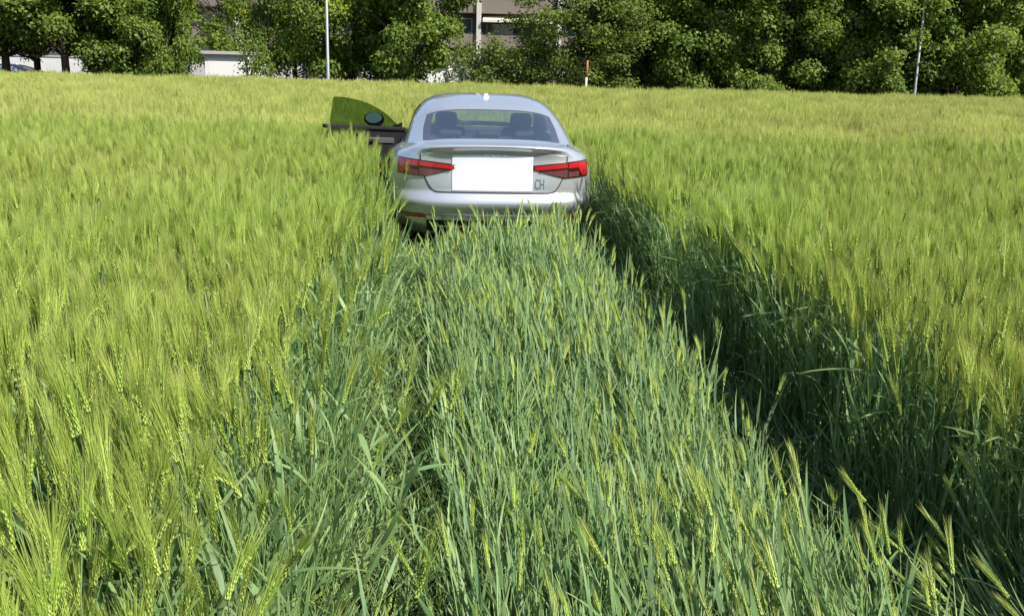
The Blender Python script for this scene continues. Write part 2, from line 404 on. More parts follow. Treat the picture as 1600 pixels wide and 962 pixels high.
for gx in np.arange(-1.6, 2.6, .043):
    for gy in np.arange(.3, CAR_Y0+.1, .043):
        x = gx + rng.uniform(-.03, .03); y = gy + rng.uniform(-.03, .03); s = x - xc(y); lx, ly = car_local(x, y)
        if ly > -.05 or s < -1.05 or s > 1.22: continue
        nz = vnoise(x, y, .5, 6)
        if abs(s+.04) < .55 + .06*(nz-.5):
            e = max(0, abs(s)-.42)/.2
            sc_ = .98 + .22*(nz-.5) + rng.normal(0, .08) - (.12*e if s > 0 else 0)
            if ly > -.8 and abs(lx) < .34 and rng.random() < .55: continue
            tilt = rng.normal(.0, .09) + .3*(nz-.5)
            if ly > -1.5 and not (.42 < lx < .56):
                tilt -= .22
                sc_ *= .33 + .50*min(1, max(0, (-.25-ly)/1.4))
            ry = (e*.10 if s > 0 else -e*.02) + rng.normal(0, .07)
            mid.append((x, y, 0, tilt, ry, -(PATH_AZ+rng.normal(.02, .17)), sc_, rng.choice(V_MID) if rng.random() < (.30+.35*(nz-.5)) else rng.choice(V_MIDL)))
        elif s > 1.04 and y < 2.4:
            mid.append((x, y, 0, rng.normal(.1, .1), rng.normal(-.1, .1), -(PATH_AZ-.25+rng.normal(.0, .3)), rng.uniform(.7, 1.05), rng.choice(V_MID) if rng.random() < .4 else rng.choice(V_MIDL)))
        elif rng.random() < .95:
            v = rng.choice(V_FLAT) if rng.random() < .55 else rng.choice(V_STUB)
            az = PATH_AZ + rng.normal(0, .55) if rng.random() < .75 else rng.uniform(-3.1, 3.1)
            flat.append((x, y, 0, rng.normal(0, .05), rng.normal(0, .05), -az, rng.uniform(.65, 1.05), v))
for _ in range(700):                        # and beside the open door
    lx = rng.uniform(-1.65, -.92); ly = rng.uniform(.4, 3.5); c, s_ = math.cos(CAR_YAW), math.sin(CAR_YAW)
    flat.append((CAR_REAR.x+lx*c-ly*s_, CAR_REAR.y+lx*s_+ly*c, 0, 0, 0, rng.uniform(-3.1, 3.1), rng.uniform(.6, .95), rng.choice(V_FLAT)))
for _ in range(1400):                       # the crop pressed down under the car
    lx = rng.uniform(-.95, .95); ly = rng.uniform(-.1, 4.6); c, s_ = math.cos(CAR_YAW), math.sin(CAR_YAW)
    flat.append((CAR_REAR.x+lx*c-ly*s_, CAR_REAR.y+lx*s_+ly*c, 0, 0, 0, -(PATH_AZ+rng.normal(0, .3)), rng.uniform(.6, .95), rng.choice(V_FLAT)))
print('mid', len(mid), 'flat', len(flat))
y = NEAR
while y < 42.0:
    step = .30 if y < 22 else .36
    for gx in np.arange(-.60*y-3, .60*y+3, step):
        x = gx + rng.uniform(-.12, .12); yy = y + rng.uniform(-.12, .12)
        nz = vnoise(x, yy, 1.7, 3)*.5 + vnoise(x, yy, .6, 4)*.3 + vnoise(x, yy*2.2, 6, 8)*.2
        lx, ly = car_local(x, yy)
        if abs(lx) < 1.1 and ly < CAR_L+.3: continue
        if yy > 41.3-1.0*vnoise(x, 0, 3, 5): continue
        stand.append((x, yy, 0, rng.normal(0, .05)+.2*(vnoise(x, yy, 2.5, 12)-.5), rng.normal(0, .05)+.25*(vnoise(x, yy, 3, 11)-.5), rng.normal(0, .8), (.98 if yy < 26 else .98-.06*(yy-26)/16)+.30*(nz-.5)+rng.normal(0, .035), rng.choice(V_FAR)))
    y += step
scatter('standing_barley', stand, 'tall yellow green bearded barley standing on both sides of the car track')
scatter('flattened_barley', mid, 'strip of barley bent forward between the two wheel tracks')
scatter('trampled_barley', flat, 'crushed barley stalks lying in the wheel ruts')
# ------------------------------------------------------------------ the car
M_PAINT = principled('silver_paint', (.52, .54, .575), .28, metal=.6, coat=.8)
M_BLACK = principled('black_trim', (.008, .008, .009), .7, spec=.25)
M_CABIN = principled('dark_upholstery', (.035, .036, .04), .75)
M_CHROME = principled('bright_trim', (.78, .79, .80), .18, metal=.9)
M_TYRE = principled('tyre_rubber', (.018, .018, .018), .85)
M_RIM = principled('wheel_alloy', (.5, .5, .52), .3, metal=.9)
M_RED = principled('red_lens', (.36, .003, .016), .12, coat=1)
M_RED_D = principled('dark_red_lens', (.075, .004, .008), .12, coat=1)
M_PINK = principled('clear_pink_lens', (.10, .028, .034), .2, coat=1)
M_LAMPB = principled('lamp_base', (.02, .004, .005), .15, coat=1)
M_PLAIN = principled('white_plate', (.62, .63, .65), .45)
M_INK = principled('dark_grey_lettering', (.10, .10, .11), .5)
M_GAP = principled('panel_gap', (.02, .02, .022), .7)
M_FRIT = principled('glass_frit', (.05, .05, .065), .12, coat=.6)
M_GLASS = glass('tinted_glass', (.93, .97, .96), .33, (1, .95, .86))
M_SCREEN = glass('clear_glass', (.88, .94, .90), .0)
M_DGLASS = glass('green_door_glass', (.44, .54, .40), .0)
M_MIRROR = principled('mirror_face', (.9, .92, .95), .03, metal=1)
M_LAMP = principled('headlamp', (.5, .52, .55), .1, coat=1)

NX_R, DR, NX_F, DF = 3.5, .66, 2.7, 1.05
fW = bez([(.18, .81), (.24, .865), (.32, .90), (.42, .922), (.55, .936), (.66, .938), (.76, .930), (.84, .915), (.885, .895), (.915, .865), (.94, .82), (.962, .77), (.985, .71)])
fY0 = bez([(.18, .24), (.24, .17), (.29, .115), (.335, .085), (.36, .075), (.40, .050), (.44, .022), (.475, .004), (.50, .0), (.525, .006), (.555, .026), (.585, .046), (.60, .052), (.65, .056), (.72, .062), (.80, .068), (.87, .070), (.915, .060), (.942, .034), (.960, .010), (.972, .0), (.980, .003), (.985, .02)])
fY1 = bez([(.18, 4.55), (.24, 4.66), (.35, 4.715), (.5, 4.733), (.62, 4.72), (.72, 4.66), (.80, 4.52), (.9, 4.40), (.985, 4.30)])
def drop(y): t = min(max((y-3.0)/1.7, 0), 1); return .27*t**1.4
def dropz(z, y): return z - drop(y)*min(max((z-.45)/.5, 0), 1)
def lift(x, z, y=0.):
    t = min(max((z-.84)/.10, 0), 1); t = t*t*(3-2*t); return .034*max(0, 1-(abs(x)/.80)**2)*t*min(max((1.2-y)/.8, 0), 1)
def flare(y, z): return .045*math.exp(-((y-1.05)/.42)**2)*min(max((z-.25)/.2, 0), 1)
def rear_pt(x, z, off=0.):
    W = fW(z); a = min(abs(x)/W, .9999); y = fY0(z) + DR*(1-(1-a**NX_R)**(1/NX_R))
    # outward direction in plan
    d = DR*(1-a**NX_R)**(1/NX_R-1)*a**(NX_R-1)/W*(1 if x >= 0 else -1); n = Vector((d, -1, 0)).normalized()
    return Vector((x, y, z+lift(x, z))) + n*off
def side_x(z): return fW(z)
fZR = bez([(.03, .995), (.08, 1.008), (.2, 1.014), (.34, 1.022), (.46, 1.036), (.6, 1.075), (.8, 1.138), (1.0, 1.200), (1.2, 1.260), (1.4, 1.314), (1.7, 1.368), (2.05, 1.394), (2.35, 1.396), (2.6, 1.385), (2.8, 1.35), (3.05, 1.245), (3.3, 1.14), (3.5, 1.045), (3.64, .985), (3.75, .955)])
ZB = .90
fZB = bez([(.03, .968), (.2, .958), (.5, .91), (.8, .90), (3.75, .90)])
fWT = bez([(.03, .52), (.1, .57), (.2, .61), (.3, .645), (.6, .675), (1.2, .700), (2.2, .715), (3.0, .705), (3.5, .70), (3.75, .66)])
fWU = bez([(.03, .60), (.1, .67), (.2, .73), (.3, .79), (.6, .850), (1.0, .872), (2.2, .872), (3.0, .860), (3.5, .82), (3.75, .76)])
fP = bez([(.03, 3.4), (.4, 3.6), (.9, 4.0), (1.6, 4.6), (2.6, 4.6), (3.75, 3.4)])
def sect(y, th):
    p = fP(y); h = max(math.cos(th), 0)**(2/p); return fWT(y)*max(math.sin(th), 0)**(2/p) + (fWU(y)-fWT(y))*(1-h), h
def upper(y, th):
    x, h = sect(y, th)
    zb = fZB(y); z = zb + (fZR(y)-zb)*h
    z -= .018*(abs(x)/.8)**2*min(1, max(0, (y-.2)/.6))*(1 if th < 1.2 else 0.5)
    fade = min(max((1.25-y)/1.2, 0), 1); a = min(abs(x)/.95, .98)
    yy = y + .56*(1-(1-a**2.7)**(1/2.7))*fade
    ff = min(max((y-2.5)/1.0, 0), 1); yy -= .36*ff*(abs(x)/.8)**2
    return Vector((x, yy, z))
def th_of_x(y, x):
    a, b_ = 0., math.pi/2
    for _ in range(40):
        m_ = (a+b_)/2
        if sect(y, m_)[0] < x: a = m_
        else: b_ = m_
    return a
def th_of_h(y, h): return math.acos(max(min(h, 1), 0)**(fP(y)/2))

def build_car(name, label, paint, loc, yaw, door_open=True, group=None, detail=True):
    root = thing(name, label, 'car', loc, yaw, group); root.scale = (CAR_SC,)*3
    S = Matrix.Translation((0, -0.0, 0))
    # ---- lower body: horizontal rings
    Z = sorted(set([round(v, 4) for v in list(np.linspace(.18, .985, 44)) + [.585, .60, .605] + list(np.arange(.90, .984, .006))]))
    WC = [(1.02, .325, .352), (3.845, .325, .352)]
    def ring(z):
        W = fW(z); y0 = fY0(z); y1 = fY1(z); H = []
        for k in range(34):
            f = (k/33)*math.pi/2; H.append((W*math.sin(f)**(2/NX_R), y0 + DR*(1-max(math.cos(f), 0)**(2/NX_R))))
        ya, yb = y0+DR, y1-DF
        for k in range(1, 84): H.append((W, ya+(yb-ya)*k/84))
        for k in range(24):
            f = math.pi/2*(1-k/23); H.append((W*math.sin(f)**(2/NX_F), y1 - DF*(1-max(math.cos(f), 0)**(2/NX_F))))
        H[-1] = (0, y1)
        return H
    rows = []
    for z in Z:
        H = ring(z); H = [(x + (flare(y, z) if x > .6 else 0), y) for x, y in H]
        full = [Vector((x, y, dropz(z, y)+lift(x, z, y))) for x, y in H] + [Vector((-x, y, dropz(z, y)+lift(x, z, y))) for x, y in H[-2:0:-1]]
        rows.append(full)
    m = len(rows[0]); V = [v for r in rows for v in r]; F = []
    def inside(v):
        for cy, cz, r in WC:
            if abs(v.x) > .55 and (v.y-cy)**2+(v.z-cz)**2 < r*r: return (cy, cz, r)
    for i in range(len(rows)-1):
        for j in range(m):
            f = (i*m+j, i*m+(j+1) % m, (i+1)*m+(j+1) % m, (i+1)*m+j)
            if not all(inside(V[q]) for q in f): F.append(f)
    used = set(q for f in F for q in f)
    for q in used:
        c = inside(V[q])
        if c:
            cy, cz, r = c; d = Vector((V[q].y-cy, V[q].z-cz)); d = d.normalized()*r if d.length > 1e-4 else Vector((0, r)); V[q] = Vector((V[q].x, cy+d.x, cz+d.y))
    b = MB(); b.V = [tuple(v) for v in V]; b.F = F
    # ---- upper body: roof, deck and bonnet with window openings
    def brk(y):
        """section break angles: rear/front glass inner edge, outer edge, side glass top, side glass bottom"""
        a_in = a_out = None
        if .47 <= y <= 1.24:
            t = min(1, (y-.47)/.07); rr = 1-(1-t)**2
            xo = .56+.085*math.sqrt(max(0, 1-(1-t)**2)) if t < 1 else .645
            xo -= .03*max(0, (y-.9)/.34)
            xi = xo-.072 - .04*(1-math.sqrt(max(0, 1-(1-min(1, (y-.49)/.12))**2)) if y > .49 else 1)
            a_out, a_in = th_of_x(y, xo), th_of_x(y, xi)
        elif 2.72 <= y <= 3.55:
            xo = .62+.07*(y-2.72)/.83; a_out, a_in = th_of_x(y, xo), th_of_x(y, xo-.03)
        else: a_out, a_in = th_of_h(y, .97)*.98, th_of_h(y, .97)*.94
        up_, lo_ = th_of_h(y, .80), th_of_h(y, .12)
        if y < 1.75: t = max(0, min(1, (y-1.0)/.75)); h = .20+.60*t**.8
        elif y > 2.75: t = max(0, min(1, (3.42-y)/.67)); h = .16+.64*t**.8
        else: h = .80
        up_ = max(th_of_h(y, max(h, .13)), a_out+.02); lo_ = max(lo_, up_+.01)
        return a_in, a_out, up_, lo_
    YS = sorted(set([round(v, 4) for v in list(np.linspace(.03, .47, 12)) + [.48, .49, .50, .515, .53, .55, .58, .62] + list(np.linspace(.66, 1.18, 11)) + [1.21, 1.24, 1.30, 1.36] + list(np.linspace(1.42, 2.0, 9)) + [2.07] + list(np.linspace(2.13, 2.72, 8)) + list(np.linspace(2.78, 3.55, 14)) + [3.62, 3.68, 3.75]]))
    NS = (9, 3, 5, 6, 3)
    grid = []
    for y in YS:
        a_in, a_out, u_, l_ = brk(y); br = [0, a_in, a_out, u_, l_, math.pi/2]; row = []
        for q in range(5):
            for k in range(NS[q]): row.append(br[q]+(br[q+1]-br[q])*k/NS[q])
        row.append(math.pi/2); grid.append([upper(y, t) for t in row])
    nc = len(grid[0]); seg = [q for q in range(5) for _ in range(NS[q])]
    parts = {'body': [], 'rear': [], 'frit': [], 'front': [], 'sideF': [], 'sideR': [], 'trim': []}
    for i in range(len(YS)-1):
        ym = (YS[i]+YS[i+1])/2
        for j in range(nc-1):
            q = seg[j]; key = 'body'
            if .47 < ym < 1.24:
                if q == 0: key = 'frit' if ym > 1.21 or ym < .49 else 'rear'
                elif q == 1: key = 'frit'
            if 2.72 < ym < 3.55 and q == 0: key = 'front'
            if q == 3 and 1.0 < ym < 3.42: key = 'trim' if 2.0 < ym < 2.13 else ('sideF' if ym > 2.07 else 'sideR')
            parts[key].append((i, j))
    def sub(cells, sgns=(1, -1)):
        mb_ = MB()
        for s in sgns:
            idx = {}; VV = []; FF = []
            for i, j in cells:
                f = []
                for a_, c_ in ((i, j), (i, j+1), (i+1, j+1), (i+1, j)):
                    if (a_, c_) not in idx:
                        idx[(a_, c_)] = len(VV); v = grid[a_][c_]; VV.append((v.x*s, v.y, v.z))
                    f.append(idx[(a_, c_)])
                FF.append(tuple(f) if s > 0 else tuple(f[::-1]))
            mb_.add(VV, FF)
        return mb_
    ub = sub(parts['body']); b.add(ub.V, ub.F)
    body = b.build('body', paint, root, smooth=True, fix=False)
    bm = bmesh.new(); bm.from_mesh(body.data); bmesh.ops.remove_doubles(bm, verts=bm.verts, dist=.0008); bmesh.ops.recalc_face_normals(bm, faces=bm.faces); bm.to_mesh(body.data); bm.free()
    def gpart(nm, key, mt, sg=(1, -1)):
        o = sub(parts[key], sg).build(nm, mt, root, smooth=True)
        bm = bmesh.new(); bm.from_mesh(o.data); bmesh.ops.remove_doubles(bm, verts=bm.verts, dist=.0008); bmesh.ops.recalc_face_normals(bm, faces=bm.faces); bm.to_mesh(o.data); bm.free(); return o
    rw = gpart('rear_window', 'rear', M_GLASS); fr = gpart('window_border', 'frit', M_FRIT); fr.parent = rw
    gpart('windscreen', 'front', M_SCREEN)
    gpart('side_window', 'sideR', M_GLASS, (1,)); gpart('side_window', 'sideR', M_GLASS, (-1,)); gpart('side_window', 'sideF', M_GLASS, (1,))
    if not door_open: gpart('side_window', 'sideF', M_GLASS, (-1,))
    gpart('door_pillar', 'trim', M_BLACK, (1,)); gpart('door_pillar', 'trim', M_BLACK, (-1,))
    # ---- cabin: shelf, floor pan, seats
    c = MB(); c.grid([[(x*fWU(y)*.97, y+.1*abs(x)**2*(1 if y < 1 else 0), .925) for x in np.linspace(-1, 1, 9)] for y in np.linspace(.5, 1.25, 4)]); c.build('parcel_shelf', M_CABIN, root, smooth=True)
    c = MB(); c.box(-.80, .80, 1.2, 3.6, .30, .36); c.box(-.72, .72, 3.30, 3.62, .36, .95); c.build('cabin_floor', M_CABIN, root, bevel=.02)
    c = MB(); c.lathe([(-.012, .175), (.0, .187), (.012, .175)], 'y' if False else 'z', 24); st = c.build('steering_wheel', M_BLACK, root, smooth=True)
    st.location = (-.37, 3.05, .93); st.rotation_euler = (R(68), 0, 0)
    for sx in (-.41, .41):
        c = MB(); c.box(-.21, .21, -.07, .07, .0, .55, Matrix.Translation((sx, 2.32, .50)) @ Matrix.Rotation(R(14), 4, 'X')); c.box(-.26, .26, 0, .5, 0, .17, Matrix.Translation((sx, 2.35, .38)))
        so = c.build('front_seat', M_CABIN, root, bevel=.05)
        c = MB(); c.box(-.12, .12, -.05, .05, 0, .17, Matrix.Translation((sx, 2.17, 1.03)) @ Matrix.Rotation(R(10), 4, 'X')); c.build('headrest', M_CABIN, so, bevel=.045)
    c = MB(); c.box(-.64, .64, -.09, .09, 0, .56, Matrix.Translation((0, 1.42, .46)) @ Matrix.Rotation(R(18), 4, 'X')); c.box(-.64, .64, 1.4, 1.9, .36, .52); rs = c.build('rear_seat', M_CABIN, root, bevel=.05)
    for sx in (-.38, .0, .38):
        c = MB(); c.box(-.12, .12, -.045, .045, 0, .08, Matrix.Translation((sx, 1.24, .985))); c.build('headrest', M_CABIN, rs, bevel=.035)
    c = MB(); c.box(-.12, .12, -.012, .012, -.03, .03, Matrix.Translation((0, 2.92, 1.215))); c.build('inside_mirror', M_BLACK, root, bevel=.01)
    # ---- underbody, wheel wells, wheels
    c = MB(); c.box(-.72, .72, .42, 4.3, .17, .21); c.build('underbody', M_BLACK, root)
    for cy, cz, r in WC:
        for s in (-1, 1):
            c = MB(); c.lathe([(.0, r+.004), (.30, r+.004), (.30, .01)], 'x', 40, (0, 0, 0)); V2 = []
            o = c.build('wheel_arch_liner', M_BLACK, root, smooth=False); o.location = (s*.895, cy, cz); o.scale = (-s, 1, 1)
            wob = bpy.data.objects.new('wheel', None); C.objects.link(wob); wob.parent = root; wob.location = (s*.785, cy, cz)
            t = MB(); t.lathe([(-.105, .235), (-.118, .26), (-.115, .30), (-.095, .322), (0, .326), (.095, .322), (.115, .30), (.118, .26), (.105, .235)], 'x', 40); t.build('tyre', M_TYRE, wob, smooth=True)
            t = MB(); t.lathe([(-.10, .236), (.095, .236), (.100, .225), (.085, .215), (-.05, .205)], 'x', 40)
            t.lathe([(.075, .001), (.078, .05), (.06, .065), (.0, .07)], 'x', 20)
            for k in range(5):
                for d in (-.16, .16):
                    q = 2*math.pi*k/5+d
                    t.add([(.07, math.cos(q-.16)*.05, math.sin(q-.16)*.05), (.07, math.cos(q+.16)*.05, math.sin(q+.16)*.05), (.085, math.cos(q+.06)*.222, math.sin(q+.06)*.222), (.085, math.cos(q-.06)*.222, math.sin(q-.06)*.222),
                           (.04, math.cos(q-.16)*.05, math.sin(q-.16)*.05), (.04, math.cos(q+.16)*.05, math.sin(q+.16)*.05), (.055, math.cos(q+.06)*.222, math.sin(q+.06)*.222), (.055, math.cos(q-.06)*.222, math.sin(q-.06)*.222)],
                          [(0, 1, 2, 3), (4, 7, 6, 5), (0, 3, 7, 4), (1, 5, 6, 2)])
            ro = t.build('rim', M_RIM, wob, smooth=False)
            if s < 0: wob.scale = (-1, 1, 1)
    # ---- rear panels laid on the tail
    def patch(x0f, x1f, za, zb, off, nz=8, nx=24, skirt=.006):
        """panel on the tail between x0f(z) and x1f(z), za..zb, standing `off` proud, with returned edges"""
        P = []
        for i in range(nz+1):
            z = za+(zb-za)*i/nz; a_, b_ = (x0f(z) if callable(x0f) else x0f), (x1f(z) if callable(x1f) else x1f)
            P.append([rear_pt(a_+(b_-a_)*j/nx, z, off) for j in range(nx+1)])
        mb_ = MB(); mb_.grid(P)
        ring_ = [P[0][j] for j in range(nx+1)] + [P[i][nx] for i in range(1, nz+1)] + [P[nz][j] for j in range(nx-1, -1, -1)] + [P[i][0] for i in range(nz-1, 0, -1)]
        back = [rear_pt(p.x, p.z, off-skirt) for p in ring_]
        mb_.grid([ring_, back], closed=True); return mb_
    def strip_on(pts, wd, off, nm, mt, par, skirt=.004):
        """ribbon following (x,z) points on the tail"""
        A, B = [], []
        for i, (x, z) in enumerate(pts):
            p, q = pts[max(i-1, 0)], pts[min(i+1, len(pts)-1)]; d = Vector((q[0]-p[0], q[1]-p[1])).normalized(); n = Vector((-d.y, d.x))*wd/2
            A.append(rear_pt(x+n.x, z+n.y, off)); B.append(rear_pt(x-n.x, z-n.y, off))
        mb_ = MB(); mb_.grid([A, B]); return mb_.build(nm, mt, par, smooth=True)
    fE = bez([(.598, .50), (.604, .53), (.62, .555), (.66, .585), (.74, .625), (.80, .645), (.90, .655), (.958, .655)])
    tg = patch(lambda z: -fE(z), lambda z: fE(z), .600, .912, .005, 16, 40).build('tailgate', paint, root, smooth=True, fix=True)
    line = [(-.60+.0*0, .972), (-.655, .912), (-.655, .89), (-.645, .80), (-.625, .74), (-.585, .66), (-.555, .62), (-.53, .604), (-.50, .598)] + [(x, .598) for x in np.linspace(-.45, .45, 15)] + [(.50, .598), (.53, .604), (.555, .62), (.585, .66), (.625, .74), (.645, .80), (.655, .89), (.655, .912)]
    strip_on([(x*1.006, z-.002 if z < .61 else z) for x, z in line[1:]], .011, .0062, 'panel_gap', M_GAP, tg)
    # tail lamps: dark base, bright L signature, dark band, pale lower lens
    for s in (-1, 1):
        ztop = lambda x: .886 - .044*(.862-abs(x))/.515
        zbot = lambda x: .742 + (.0 if abs(x) > .63 else 0) - .012*max(0, min(1, (.862-abs(x))/.2)) + (.068*max(0, (.62-abs(x))/.27)**1.1)
        def lens(xa, xb, zt, zb, off, n=30, k=5, skirt=.012):
            P = []
            for i in range(k+1):
                f = i/k; P.append([rear_pt(s*x, zb(x)+(zt(x)-zb(x))*f, off) for x in np.linspace(xa, xb, n)])
            mb_ = MB(); mb_.grid(P); rg = P[0] + [P[i][-1] for i in range(1, k+1)] + P[k][-2::-1] + [P[i][0] for i in range(k-1, 0, -1)]
            mb_.grid([rg, [rear_pt(p.x, p.z, off-skirt) for p in rg]], closed=True); return mb_
        base = lens(.347, .862, ztop, zbot, .012).build('tail_light', M_LAMPB, root, smooth=True, fix=True)
        lens(.36, .662, lambda x: ztop(x)-.010, lambda x: ztop(x)-.046, .0165).build('lamp_band', M_RED, base, smooth=True, fix=True)
        lens(.672, .845, lambda x: ztop(x)-.010, lambda x: ztop(x)-.054 - .0*x, .0165).build('lamp_band', M_RED, base, smooth=True, fix=True)
        lens(.760, .850, lambda x: ztop(x)-.012, lambda x: zbot(x)+.014 + max(0, (.80-x)/.04)*.075, .0185).build('brake_lens', M_RED, base, smooth=True, fix=True)
        lens(.40, .662, lambda x: ztop(x)-.066-.0*x, lambda x: min(zbot(x)+.006, ztop(x)-.070), .0165).build('lower_lens', M_PINK, base, smooth=True, fix=True)
        lens(.672, .770, lambda x: ztop(x)-.088, lambda x: zbot(x)+.008, .0165).build('lower_lens', M_PINK, base, smooth=True, fix=True)
        xr = np.linspace(.60, .80, 10)
        P = [[rear_pt(s*(x+.03*k), .352+.034*k, .008) for x in xr] for k in (0, 1)]
        mb_ = MB(); mb_.grid(P); mb_.build('bumper_reflector', M_RED, root, smooth=True)
    if detail:
        pl = patch(-.375, .345, .612, .890, .012, 10, 24, .008).build('plate_panel', M_PLAIN, tg, smooth=True, fix=True)  # added white block over the plate area, not a real plate
        pl['label'] = 'blank white plate panel in the middle of the tailgate'
        for k in range(4):
            cx = -.083+.055*k; t = MB(); pts = [rear_pt(cx+.032*math.cos(q), .872+.034*math.sin(q), .0060) for q in np.linspace(0, 2*math.pi, 25)]
            t.tube(pts, .0035, 6, cap=False); t.build('emblem_ring', M_CHROME, tg, smooth=True)
        fc = bpy.data.curves.new('letters', 'FONT'); fc.body = 'CH'; fc.size = .115; fc.extrude = .0; fc.space_character = .92
        to = bpy.data.objects.new('letters', fc); C.objects.link(to); bpy.context.view_layer.update()
        me = bpy.data.meshes.new_from_object(to.evaluated_get(bpy.context.evaluated_depsgraph_get())); bpy.data.objects.remove(to)
        for v in me.vertices: v.co = rear_pt(.362+v.co.x*.58, .632+v.co.y*1.12, .0085)
        link('country_sticker', me, M_INK, tg)
    # diffuser, bright strips, exhaust
    patch(-.60, .60, .215, .335, .010, 6, 24).build('diffuser', M_BLACK, root, smooth=True, fix=True)
    patch(-.60, .60, .338, .378, .014, 3, 24, .01).build('bumper_trim', M_CHROME, root, smooth=True, fix=True)
    patch(-.52, .52, .268, .284, .026, 2, 24, .016).build('bumper_trim', M_CHROME, root, smooth=True, fix=True)
    for s in (-1, 1): patch(s*.62, s*.83, .342, .350, .010, 1, 10, .006).build('bumper_trim', M_CHROME, root, smooth=True, fix=True)
    # shark-fin aerial
    t = MB(); prof = [(0, 0), (.06, .030), (.10, .042), (.12, .036), (.13, 0)]
    for s_, wd in ((1, .03),):
        V2 = []; 
        for y_, z_ in prof: V2 += [(-wd*(1-z_/.075), y_, z_), (wd*(1-z_/.075), y_, z_)]
        t.add([(v[0], 1.78-v[1]+.06, fZR(1.75)-.004+v[2]) for v in V2], [(2*i, 2*i+1, 2*i+3, 2*i+2) for i in range(4)] + [(0, 2, 4, 6, 8), (1, 9, 7, 5, 3)])
    t.build('roof_aerial', M_PLAIN, root, smooth=False, fix=True)
    # side details: shut lines and handles
    def side_strip(s, pts, wd, off, nm, mt):
        A, B = [], []
        for i, (y, z) in enumerate(pts):
            p, q = pts[max(i-1, 0)], pts[min(i+1, len(pts)-1)]; d = Vector((q[0]-p[0], q[1]-p[1])).normalized(); n = Vector((-d.y, d.x))*wd/2
            for arr, sg in ((A, 1), (B, -1)): arr.append((s*(fW(z+sg*n.y)+off), y+sg*n.x, z+sg*n.y))
        mb_ = MB(); mb_.grid([A, B]); return mb_.build(nm, mt, root, smooth=True)
    for s in (-1, 1):
        side_strip(s, [(2.07, z) for z in np.linspace(.28, .90, 16)], .01, .002, 'panel_gap', M_GAP)
        side_strip(s, [(1.30-.14*math.sin((z-.28)/.64*math.pi)**2 if z < .6 else 1.16+.0*z, z) for z in np.linspace(.30, .90, 14)], .01, .002, 'panel_gap', M_GAP)
        side_strip(s, [(3.18, z) for z in np.linspace(.28, .84, 16)], .01, .002, 'panel_gap', M_GAP)
        hy = [1.28, 2.16] if s > 0 else [1.28]
        for y_ in hy:
            t = MB(); t.box(s*(fW(.80)-.01), s*(fW(.80)+.028), y_, y_+.19, .785, .812); t.build('door_handle', paint, root, bevel=.008)
    # nose: grille and lamps (never seen from behind, but there)
    def front_pt(x, z, off):
        W = fW(z); a_ = min(abs(x)/W, .999); y = fY1(z) - DF*(1-(1-a_**NX_F)**(1/NX_F)); return Vector((x, y+off, dropz(z, y)))
    t = MB(); t.grid([[front_pt(x*(1-.25*abs(z-.55)), z, .006) for x in np.linspace(-.42, .42, 14)] for z in np.linspace(.34, .74, 8)]); t.build('grille', M_BLACK, root, smooth=True)
    for s in (-1, 1):
        t = MB(); t.grid([[front_pt(s*x, z, .008) for x in np.linspace(.48, .84, 12)] for z in np.linspace(.64, .74, 5)]); t.build('headlight', M_LAMP, root, smooth=True)
        if s > 0 or not door_open: make_mirror(root, paint, Vector((s*.90, 3.05, .93)), s, fold=door_open)
    if door_open: make_door(root, paint)
    else: pass
    return root
def mirror_bits(paint, par, mt_loc, s):
    """housing with glass; local -y is the glass side"""
    t = MB(); rows = []
    for y_, k in ((-.065, .86), (-.06, .95), (-.03, 1.0), (.03, .92), (.07, .66), (.085, .2)):
        rows.append([(.105*k*math.cos(q)*1.0, y_, .07*k*math.sin(q)) for q in np.linspace(0, 2*math.pi, 21)[:-1]])
    t.grid(rows, closed=True); t.F.append(tuple(5*20+k for k in range(20)))
    o = t.build('door_mirror', paint, par, smooth=True, fix=True); o.location = mt_loc
    return o
def make_mirror(root, paint, p, s, fold=False):
    o = mirror_bits(paint, root, p+Vector((s*(.0 if fold else .10), 0, .055)), s)
    if fold: o.rotation_euler = (0, 0, s*R(75))
    t = MB(); t.add([(.088*math.cos(q), -.0655, .058*math.sin(q)) for q in np.linspace(0, 2*math.pi, 21)[:-1]], [tuple(range(20))]); t.build('mirror_glass', M_MIRROR, o)
    t = MB(); t.tube([(-s*.13, 0, -.07), (-s*.05, 0, -.05), (0, 0, -.04)], [.02, .022, .02], 8); t.build('mirror_arm', M_BLACK, o, smooth=True)
